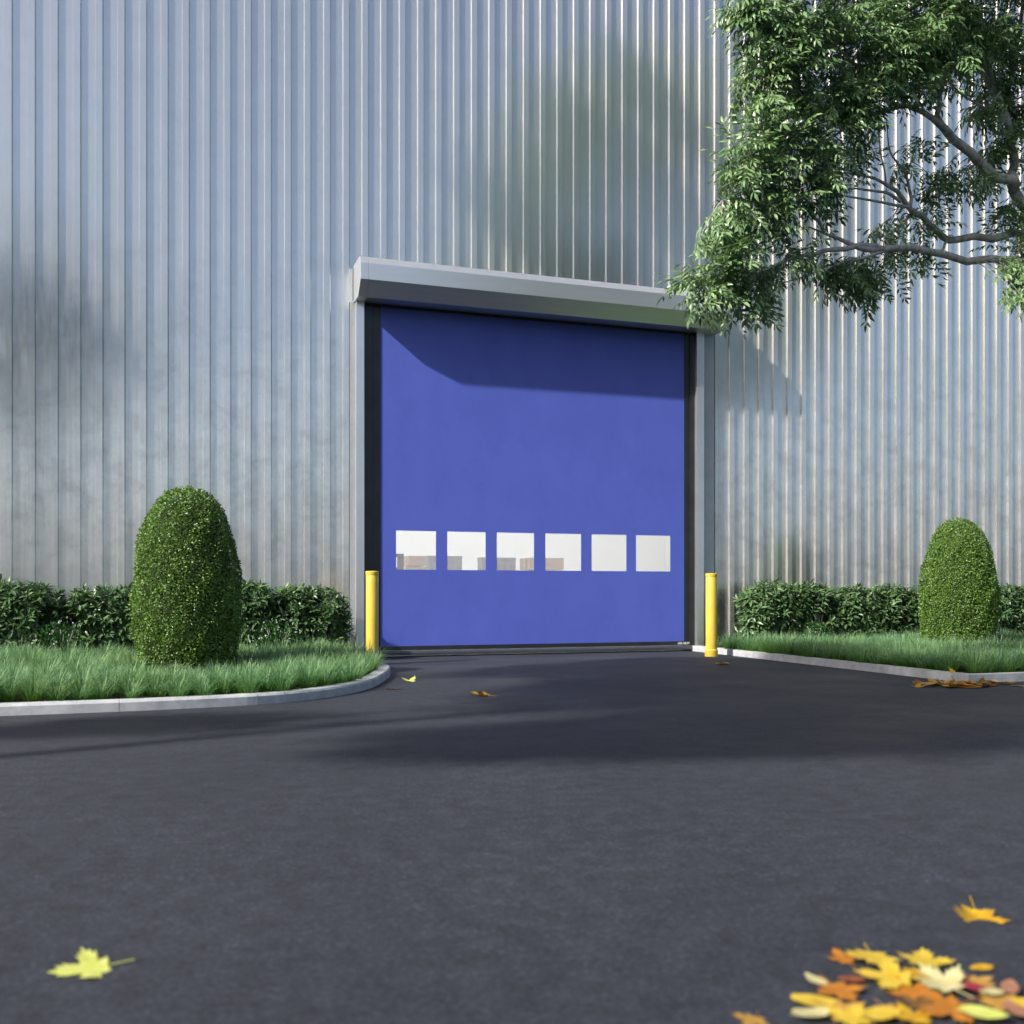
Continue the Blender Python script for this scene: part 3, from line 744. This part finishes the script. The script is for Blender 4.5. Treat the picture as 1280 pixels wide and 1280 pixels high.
clumps = [(955, 22, 50, 34, 8.2), (925, 18, 24, 20, 8.1), (1005, 25, 50, 45, 8.35), (965, 70, 42, 40, 8.25), (950, 105, 34, 34, 8.2), (1000, 60, 40, 34, 8.3),
          (1060, 20, 55, 40, 8.5), (1110, 35, 60, 45, 8.6), (1160, 20, 55, 40, 8.8), (1130, 80, 55, 40, 8.65), (1085, 100, 50, 38, 8.55), (1175, 70, 45, 40, 8.9),
          (1040, 110, 40, 36, 8.45), (1000, 135, 42, 36, 8.35), (955, 150, 36, 34, 8.2), (1065, 150, 36, 30, 8.6), (1015, 185, 46, 34, 8.4),
          (970, 185, 40, 34, 8.25), (930, 195, 32, 28, 8.15), (925, 222, 30, 26, 8.2), (975, 228, 44, 32, 8.35), (1025, 220, 36, 28, 8.6), (1070, 180, 26, 26, 8.75),
          (1020, 245, 34, 24, 8.6), (960, 262, 32, 26, 8.4), (912, 268, 30, 26, 8.2), (885, 292, 24, 22, 8.15), (930, 300, 36, 26, 8.3), (880, 335, 26, 20, 8.1), (905, 335, 36, 28, 8.2),
          (865, 355, 20, 18, 8.1), (880, 375, 30, 12, 8.1), (920, 362, 36, 20, 8.25), (950, 345, 32, 24, 8.4), (945, 378, 30, 14, 8.4), (985, 300, 32, 20, 8.5), (995, 320, 22, 14, 8.45),
          (1030, 330, 36, 16, 8.8), (1060, 345, 36, 20, 8.9), (1085, 352, 34, 18, 9.0), (1075, 365, 22, 12, 9.0), (1105, 338, 30, 18, 9.1), (1125, 300, 26, 14, 9.3), (1095, 285, 22, 14, 9.3), (1150, 325, 26, 9, 9.2),
          (1155, 280, 22, 10, 9.4), (1160, 262, 22, 8, 9.4), (1185, 222, 28, 14, 9.4), (1215, 232, 22, 10, 9.4), (1230, 215, 22, 16, 9.5), (1250, 180, 22, 22, 9.6), (1235, 190, 18, 14, 9.5),
          (1225, 40, 45, 38, 9.2), (1262, 55, 28, 48, 9.6), (1200, 20, 45, 30, 9.1), (1250, 100, 24, 28, 9.6), (1270, 140, 20, 26, 9.7), (1225, 145, 18, 20, 9.3),
          (1262, 265, 22, 16, 9.6), (1238, 280, 16, 10, 9.6), (1272, 300, 18, 14, 9.5), (1272, 335, 16, 20, 9.2), (1278, 368, 12, 18, 9.1), (1300, 330, 24, 30, 9.3), (1320, 230, 36, 50, 9.7), (1330, 100, 45, 60, 9.7),
          (1050, 125, 26, 20, 8.5), (1125, 110, 26, 14, 8.7), (1165, 112, 18, 10, 8.9), (1120, 215, 12, 8, 9.1), (1145, 183, 10, 7, 9.2), (1160, 235, 12, 6, 9.3)]
for (cx, cy, rx, ry, d) in [(940, -30, 50, 34, 8.2), (1000, -45, 60, 40, 8.4), (1070, -50, 60, 45, 8.6), (1140, -60, 60, 45, 8.8), (1215, -60, 60, 45, 9.2), (1290, -50, 60, 50, 9.6)]:
    clumps.append((cx, cy, rx, ry, d))
rl_ = np.random.default_rng(21)
sp, sd, tw = [], [], []
def add_spray(P, thick=.006):
    d2 = ((nodes_all-P)**2).sum(1)+.25*np.maximum(0, nodes_all[:, 2]-P[2])**2; j = int(np.argmin(d2)); Q = nodes_all[j]
    v = P-Q; ln = np.linalg.norm(v)
    if ln < .05: v = rl_.normal(size=3); ln = np.linalg.norm(v)
    d = unit(v/ln+np.array((-.15, -.1, -.12))+rl_.normal(0, .25, 3))
    sp.append(P); sd.append(d)
    ts = np.linspace(0, 1, 6)[:, None]; mid = (P+Q)/2+np.array((0, 0, .12*ln))-d*.05+rl_.normal(0, .05*ln, 3)
    C = Q*(1-ts)**2+2*mid*ts*(1-ts)+P*ts**2
    tw.append((C-TO, np.linspace(thick, .0022, 6)))
for (cx, cy, rx, ry, d) in clumps:
    n = max(3, int(rx*ry/(84 if cx < 1185 else 52)))
    for k in range(n):
        q = unit(rl_.normal(size=3))*rl_.uniform(0, 1)**.45
        P = at(cx+q[0]*rx, cy+q[1]*ry, d+q[2]*min(.55, (rx+ry)/2/150)+rl_.normal(0, .05))
        add_spray(P)
cc = np.array((6.3, -4.7, 7.3))
k = 0; outer = []
while k < 1600:
    q = unit(rl_.normal(size=3))*rl_.uniform(.35, 1)**.5
    P = cc+q*np.array((3.9, 2.2, 3.5))
    x, y, d = project(P[None])
    if x[0] < 1330 and y[0] > -60: continue
    outer.append(P); k += 1
outer.sort(key=lambda P: ((nodes_all-P)**2).sum(1).min())
for P in outer:
    add_spray(P, .006); nodes_all = np.concatenate([nodes_all, tw[-1][0][2:]+TO])
v, f = leaves_on(sp, sd, .22, 7.0, VARIANTS, rl_)
link('crown', npmesh('crown', v-TO, None, f), M['tree_leaf'], tree)
v1, q1 = tubes(paths, 10); v2, q2 = tubes(tw, 4)
link('trunk', npmesh('trunk', np.concatenate([v1, v2]), np.concatenate([q1, q2+len(v1)]), None, True), M['bark'], tree)

# ------------------------------------------------------------------ shade trees out of view: two inferred, one added to darken the cladding
def shade_tree(name, base, trunk, crown_parts, label, leaf=.12):
    base = np.array(base, float); r_ = np.random.default_rng(int(abs(base[0])*100))
    root = tag(empty(name, base), label, 'tree', 'shade trees beside the yard')
    paths = [smooth_path(*trunk)]; top = np.array(trunk[0][-1]); V, F, nb = [], [], 0
    tv, tf = small_leaf(.6, .1)
    for c, r, count, fall, *org in crown_parts:
        c = np.array(c, float); r = np.array(r, float)
        q = unit(r_.normal(size=(count, 3)))*(r_.uniform(0, 1, (count, 1))**fall)
        # break the outline into lumps
        lump = .80+.22*np.sin(q[:, :1]*4.1+c[0])*np.cos(q[:, 1:2]*3.3+c[2])+.14*np.sin(q[:, 2:]*6.5+c[1])
        P = c+q*r*lump
        d = rand_dirs(count); v, f = instances(tv, tf, frames(d, unit(np.array((0, 0, 1.0))+r_.normal(0, .8, (count, 3)))), P, r_.uniform(.7, 1.3, count)*leaf)
        V.append(v-base); F.append(f+nb); nb += len(v)
        o_ = np.array(org[0], float) if org else top
        mid = (o_+c)/2+np.array((0, 0, .1*np.linalg.norm(c-o_)))
        ts = np.linspace(0, 1, 9)[:, None]; C = o_*(1-ts)**2+2*mid*ts*(1-ts)+c*ts**2
        paths.append((C, np.linspace(.03 if org else trunk[1][-1]*.6, .012, 9)))
    paths = [(P-base, R_) for P, R_ in paths]
    v, q = tubes(paths, 8); link('trunk', npmesh('trunk', v, q, None, True), M['bark'], root)
    link('crown', npmesh('crown', np.concatenate(V), None, np.concatenate(F)), M['shade_leaf'], root)
def up_sun(p, t): return tuple(np.array(p, float)+np.array((-3.13, -1.0, 2.47))*t)
B0 = (-10.75, -9.2, 0)
cB = np.array(up_sun((2.3, -4.7, 0), 4.2))
shade_tree('shade_tree', B0, ([(-10.75, -9.2, -.1), (-10.72, -9.18, 3), (-10.75, -9.1, 6), (-10.75, -9.0, 9.0)], [.09, .075, .07, .065]),
           [(tuple(cB), (2.4, 2.6, 1.3), 10000, .6), (tuple(cB+np.array((.7, 2.1, 0))), (2.0, 1.5, 1.0), 5000, .6), (tuple(cB+np.array((-.9, -2.3, -.2))), (1.8, 1.3, .9), 4200, .6),
            (up_sun((-.2, -7.0, 0), 4.1), (1.7, .9, .8), 3200, .6), (up_sun((1.9, -2.5, 0), 4.3), (2.0, 1.1, .7), 4200, .6), (up_sun((-2.6, -5.7, 0), 3.4), (1.5, .55, .6), 700, .7)],
           'slim trunked shade tree casting the long line and broad patch of shadow on the asphalt', .19)
C0 = (-6.2, -18.5, 0)
shade_tree('shade_tree', C0, ([(-6.2, -18.5, -.1), (-6.15, -18.5, 2), (-6.0, -18.4, 3.6), (-5.9, -18.3, 5.0)], [.22, .18, .15, .13]),
           [((-5.3, -18.0, 8.0), (2.5, 2.2, 2.6), 8500, .55), ((-7.3, -18.2, 6.6), (1.8, 1.8, 1.5), 3000, .6), ((-4.1, -18.0, 6.9), (1.0, 1.4, 1.1), 1400, .6)],
           'round crowned shade tree whose dark reflection shows in the cladding at the left', .2)

A0 = (-16.2, -4.1, 0)  # unseen tree added, crown shaped so its shadow deepens two wall patches
hub = up_sun((2.7, 0, 5.7), 4.0)
parts = [(hub, (.8, .32, .6), 800, .75)]
for (u, vv, t, r, cnt) in [(1.9, 5.3, 4.0, (.7, .30, .55), 650), (3.0, 6.4, 4.05, (.8, .30, .7), 900), (3.8, 5.8, 3.9, (.7, .30, .7), 800), (2.8, 5.0, 3.9, (.8, .28, .5), 650), (3.6, 7.2, 4.1, (.6, .26, .5), 500)]:
    parts.append((up_sun((u, 0, vv), t), r, cnt, .75, hub))
for (u, vv, t, r, cnt) in [(-3.8, 3.8, 4.0, (.6, .18, .5), 500), (-4.2, 3.0, 3.95, (.45, .16, .4), 300), (-3.1, 3.5, 4.05, (.4, .13, .35), 200)]:
    parts.append((up_sun((u, 0, vv), t), r, cnt, .75))
shade_tree('shade_tree', A0, ([(-16.2, -4.1, -.1), (-16.15, -4.1, 4.5), (-16.25, -4.05, 9), (-16.2, -4.0, 12.6)], [.17, .13, .10, .07]), parts,
           'tall open crowned tree added out of view to deepen dark patches on the cladding', .14)
nb = tag(empty('added_glow_block', (-30, -32, 0)), 'plain grey block added out of view to keep sky glow out of the ribbed cladding', 'building')  # added building out of view, blocks the low sky glow mirrored in the ribs
b_ = MB(); b_.box((-6, -28, 0), (4, 28, 13.5)); b_.build('wall', M['nwall'], nb)
b_ = MB(); b_.box((-6.3, -28.3, 13.5), (4.3, 28.3, 13.9)); b_.build('roof', M['roofing'], nb)
for k in range(5):
    b_ = MB(); b_.box((4, -23+k*10, 0), (4.06, -19+k*10, 4.2)); b_.build('door', M['bar'], nb)
# ------------------------------------------------------------------ fallen leaves
def leaf_outline(kind, r):
    if kind == 'maple':
        lobes = [(-128, .50), (-68, .80), (0, 1.0), (68, .80), (128, .50)]; pts = []
        for i, (a, l) in enumerate(lobes):
            l *= r.uniform(.92, 1.08); a += r.uniform(-5, 5)
            for da, k in ((-25, .60), (-22, .80), (-16, .68), (-11, .88), (-6, .80), (0, 1.05), (6, .80), (11, .88), (16, .68), (22, .80), (25, .60)):
                pts.append((a+da, l*k))
            if i < 4: pts.append(((lobes[i][0]+lobes[i+1][0])/2, .40))
        return [(math.sin(rad(a))*l, math.cos(rad(a))*l) for a, l in pts]
    n = 16; out = []
    for i in range(n):
        a = 2*math.pi*i/n; out.append((math.sin(a)*.42*(1-.22*math.cos(a)), math.cos(a)*.75+.1))
    return out
def leaf_mesh(name, kind, curl, bend, m, seed, stem=True):
    r = random.Random(seed); o = leaf_outline(kind, r); rings = [1, .72, .42, .16]
    V = []; n = len(o); ph = r.uniform(0, 6.28)
    def z_of(x, y):
        rr2 = x*x+y*y
        return curl*rr2*(1+.5*math.sin(3*math.atan2(x, y)+ph))+bend*x*x+.035*math.sin(9*math.atan2(x, y))*rr2
    for q in rings:
        for x, y in o: V.append((x*q, y*q, z_of(x*q, y*q)))
    V.append((0, 0, 0)); F = []
    for i in range(len(rings)-1):
        for k in range(n): F.append((i*n+k, i*n+(k+1) % n, (i+1)*n+(k+1) % n, (i+1)*n+k))
    b = (len(rings)-1)*n
    for k in range(n): F.append((b+k, b+(k+1) % n, len(V)-1))
    if kind == 'oval': V = [(x, y, z) for x, y, z in V]
    if stem:
        sy = -.5 if kind == 'oval' else -.06; b = len(V)
        for t in (0, .5, 1):
            yy = sy-.75*t*(1 if kind == 'maple' else .4)
            V += [(-.016+t*.06, yy, .005+.02*t*t), (.016+t*.06, yy, .005+.02*t*t), (t*.06, yy, .028+.02*t*t)]
        for i in (0, 1):
            for k in range(3): F.append((b+i*3+k, b+i*3+(k+1) % 3, b+(i+1)*3+(k+1) % 3, b+(i+1)*3+k))
    me = bpy.data.meshes.new(name); me.from_pydata(V, [], F); me.update()
    zmin = min(v[2] for v in V[:n*4])
    me.transform(Matrix.Translation((0, 0, -zmin)))
    me.polygons.foreach_set('use_smooth', np.ones(len(me.polygons), dtype=bool)); me.materials.append(m)
    return me
def dead_leaf_mat(name, a, b, vein=.12):
    m = mat(name, a, .5, 0, .4); tc = N(m, 'ShaderNodeTexCoord')
    n = noise(m, tc.outputs['Object'], 2.2, 4); c = ramp(m, n, [(.35, a), (.66, b)])
    n2 = noise(m, tc.outputs['Object'], 4.5, 5, .7)
    c = mixc(m, ramp(m, n2, [(.56, g(0)), (.72, g(.75))]), c, (a[0]*.55, a[1]*.38, a[2]*.4))
    L(m, c, bsdf(m).inputs['Base Color'])
    tr = N(m, 'ShaderNodeBsdfTranslucent'); tr.inputs[0].default_value = (*a, 1); mx = N(m, 'ShaderNodeMixShader'); mx.inputs[0].default_value = .25
    L(m, bsdf(m).outputs[0], mx.inputs[1]); L(m, tr.outputs[0], mx.inputs[2]); L(m, mx.outputs[0], m.node_tree.nodes['Material Output'].inputs['Surface'])
    return m
DL = {'yellow': dead_leaf_mat('yellow_leaf', (0.655, 0.437, 0.025), (0.739, 0.554, 0.084)), 'lime': dead_leaf_mat('lime_yellow_leaf', (.62, .68, .11), (.76, .80, .24)),
      'pale': dead_leaf_mat('pale_cream_leaf', (0.588, 0.521, 0.218), (0.689, 0.638, 0.353)), 'orange': dead_leaf_mat('orange_leaf', (0.420, 0.143, 0.017), (0.554, 0.235, 0.034)),
      'ochre': dead_leaf_mat('ochre_leaf', (0.437, 0.227, 0.042), (0.588, 0.353, 0.084)), 'gold': dead_leaf_mat('golden_leaf', (0.521, 0.252, 0.013), (0.689, 0.462, 0.025)),
      'red': dead_leaf_mat('reddish_brown_leaf', (0.235, 0.059, 0.025), (0.353, 0.118, 0.059)), 'crimson': dead_leaf_mat('crimson_leaf', (0.302, 0.017, 0.042), (0.403, 0.042, 0.067)),
      'pink': dead_leaf_mat('dusty_pink_leaf', (.34, .135, .08), (.44, .23, .14)), 'brown': dead_leaf_mat('dry_brown_leaf', (0.134, 0.063, 0.017), (0.269, 0.143, 0.042))}
lcount = 0
def leaf(x, y, wpx, kind, colr, label, rot=None, tilt=None, z=0.0, curl=.12, bend=.08, group=None):
    """a fallen leaf wpx pixels across at photo pixel x, y on the asphalt"""
    global lcount
    lcount += 1; r = random.Random(lcount*17)
    p = gnd(x, y, 0); s = (y-HPX)/CAMZ; size = wpx/s/(1.3 if kind == 'maple' else 1.1)
    me = leaf_mesh('fallen_leaf', kind, curl*r.uniform(.7, 1.3), bend*r.uniform(.6, 1.4), DL[colr], lcount, True)
    o = link('fallen_leaf', me); o.location = (p[0], p[1], .003+z); o.scale = (size, size, size)
    t = tilt if tilt is not None else (r.uniform(-2, 8), r.uniform(-5, 5))
    o.rotation_mode = 'ZYX'; o.rotation_euler = (rad(t[0]), rad(t[1]), rad(rot if rot is not None else r.uniform(0, 360)))
    return tag(o, label, 'leaf', group)
G1 = 'autumn leaves piled in the corner of the asphalt'
leaf(121, 1211, 72, 'maple', 'lime', 'lone lime yellow maple leaf lying flat on the near asphalt at left', rot=98, curl=.10, bend=.1, tilt=(9, 2))
leaf(1222, 1148, 62, 'maple', 'gold', 'lone golden maple leaf with curled up lobes above the leaf pile', rot=150, curl=.25, bend=.25, tilt=(24, -4))
leaf(606, 870, 24, 'maple', 'gold', 'small orange brown leaf on the dark asphalt before the door', rot=60, curl=.3, bend=.3)
leaf(512, 852, 20, 'maple', 'lime', 'small bright yellow leaf on the asphalt by the kerb tip', rot=30, curl=.2, bend=.2)
leaf(493, 861.5, 16, 'oval', 'brown', 'tiny olive brown leaf on the asphalt just beyond the kerb tip', rot=80)
leaf(903, 831, 17, 'oval', 'ochre', 'small ochre leaf on the asphalt in front of the right bollard', rot=110, curl=.35, bend=.3)
pile = [(1056, 1202, 38, 'maple', 'orange', 'orange brown leaf half under a yellow one at the top of the pile', .0),
        (1090, 1203, 62, 'maple', 'yellow', 'bright yellow leaf overlapping an orange one at the top of the pile', .012),
        (1155, 1209, 64, 'maple', 'yellow', 'ragged yellow leaf, second along the top row of the pile', .008),
        (1228, 1211, 24, 'oval', 'gold', 'small oval golden leaf lying apart above the pile', 0),
        (1021, 1228, 26, 'oval', 'pale', 'small pale cream leaf poking out behind a broad orange leaf', 0),
        (1046, 1241, 58, 'maple', 'orange', 'broad orange maple leaf at the upper left of the pile', .006),
        (1066, 1228, 28, 'oval', 'red', 'reddish brown oval leaf touching the broad orange maple leaf', .004),
        (1122, 1233, 70, 'maple', 'yellow', 'large yellow maple leaf spread in the middle of the pile', .014),
        (1142, 1246, 54, 'maple', 'orange', 'orange leaf tucked under the large yellow leaf mid pile', .004),
        (1152, 1222, 48, 'maple', 'gold', 'golden leaf behind the cream yellow leaf mid pile', .006),
        (1184, 1244, 64, 'maple', 'pale', 'cream yellow maple leaf curling upward mid pile', .016),
        (1197, 1225, 30, 'oval', 'red', 'rust red oval leaf right of the golden leaf', .002),
        (1218, 1233, 44, 'maple', 'ochre', 'ochre leaf between a rust red leaf and a crimson one', .008),
        (1224, 1245, 34, 'oval', 'crimson', 'crimson oval leaf beside the cream yellow maple leaf', .012),
        (1240, 1253, 30, 'oval', 'pale', 'pale cream oval leaf just below the crimson one', .016),
        (1262, 1244, 28, 'oval', 'pink', 'dusty pink rounded leaf near the right side of the pile', .012),
        (1026, 1258, 48, 'oval', 'yellow', 'long narrow yellow leaf below the broad orange maple leaf', .004),
        (1050, 1268, 62, 'maple', 'ochre', 'ochre maple leaf at the lower left of the pile', .004),
        (1012, 1276, 40, 'oval', 'pale', 'pale yellow leaf at the bottom left of the pile', .01),
        (1110, 1266, 48, 'maple', 'ochre', 'ochre leaf above a vivid yellow one at the bottom of the pile', .004),
        (1099, 1278, 40, 'oval', 'yellow', 'vivid yellow leaf at the bottom centre of the pile', .012),
        (1150, 1261, 48, 'maple', 'brown', 'dull brown leaf under the cream yellow maple leaf', .002),
        (1192, 1267, 74, 'maple', 'orange', 'large orange maple leaf at the bottom of the pile', .010),
        (1245, 1262, 56, 'maple', 'ochre', 'ochre maple leaf below the dusty pink rounded leaf', .008),
        (1226, 1279, 44, 'oval', 'lime', 'greenish yellow leaf at the bottom edge beside the large orange leaf', .016),
        (1270, 1274, 34, 'oval', 'pink', 'dusty pink leaf in the lower right corner of the pile', .014),
        (1279, 1264, 34, 'oval', 'yellow', 'yellow leaf cut by the right edge of the picture', .012),
        (942, 1276, 42, 'maple', 'ochre', 'tan leaf lying apart left of the pile', 0),
        (1145, 1281, 50, 'maple', 'gold', 'golden leaf left of the large orange leaf at the bottom', .008),
        (1060, 1285, 56, 'maple', 'yellow', 'yellow leaf cut by the bottom edge below the ochre maple leaf', .012)]
for i, (x, y, w_, k_, c_, lb, z) in enumerate(pile):
    leaf(x, y, w_, k_, c_, lb, z=z, curl=.07 if c_ != 'pale' else .18, bend=.07, group=G1)
leaf(1199, 851.5, 24, 'maple', 'yellow', 'yellow leaf standing up against the kerb corner', rot=20, tilt=(48, 5), z=.012, curl=.15)
leaf(1250, 855, 26, 'maple', 'pale', 'pale leaf lying on the right side of the brown leaf heap', z=.014)
G2 = 'dry leaves heaped under the kerb corner'
rh = random.Random(9)
for i in range(30):
    x = rh.gauss(1202, 26); y = 857.3+rh.uniform(-1.6, 2.4)-(x-1200)*.004
    x = min(1262, max(1148, x))
    leaf(x, y, rh.uniform(15, 25), rh.choice(['maple', 'oval', 'oval']), rh.choice(['brown', 'ochre', 'ochre', 'orange', 'gold']), 'dry brownish leaf in the thin heap below the kerb corner', z=rh.uniform(0, .018), curl=.22, bend=.2, group=G2)
leaf(1275, 858, 16, 'oval', 'ochre', 'small ochre leaf lying right of the brown leaf heap')

# ------------------------------------------------------------------ camera
cam = bpy.data.cameras.new('camera'); co = bpy.data.objects.new('camera', cam); COL.objects.link(co)
cam.sensor_width = 36; cam.lens = 36*FPX/1280; cam.shift_y = (HPX-640)/1280
co.location = (CAMX, -CAMN, CAMZ); co.rotation_euler = (rad(90), 0, -YAW)
cam.clip_start = .05; cam.clip_end = 600
cam.dof.use_dof = True; cam.dof.focus_distance = 11.0; cam.dof.aperture_fstop = 2.7
scene.camera = co

# ------------------------------------------------------------------ light
elev = math.asin(SUNN[2])
sl_ = bpy.data.lights.new('sun', 'SUN'); so = bpy.data.objects.new('sun', sl_); COL.objects.link(so)
sl_.energy = 5.0; sl_.angle = rad(1.0); sl_.color = (1.0, .945, .87)
so.rotation_euler = Vector(SUNN).to_track_quat('Z', 'Y').to_euler(); so.location = (-20, -10, 20)
wd = bpy.data.worlds.new('World'); scene.world = wd; wd.use_nodes = True
nt = wd.node_tree; sky = nt.nodes.new('ShaderNodeTexSky'); sky.sky_type = 'NISHITA'; sky.sun_disc = False
sky.sun_elevation = elev; sky.sun_rotation = math.atan2(SUNN[0], SUNN[1]); sky.altitude = 100; sky.dust_density = 3.0; sky.air_density = .78; sky.ozone_density = .6
nt.links.new(sky.outputs[0], nt.nodes['Background'].inputs['Color']); nt.nodes['Background'].inputs['Strength'].default_value = .13
scene.view_settings.view_transform = 'Standard'; scene.view_settings.look = 'None'
scene.view_settings.exposure = .47; scene.view_settings.gamma = 1
scene.cycles.caustics_reflective = False; scene.cycles.caustics_refractive = False
scene.cycles.max_bounces = 8; scene.cycles.transparent_max_bounces = 12
scene.cycles.use_denoising = True
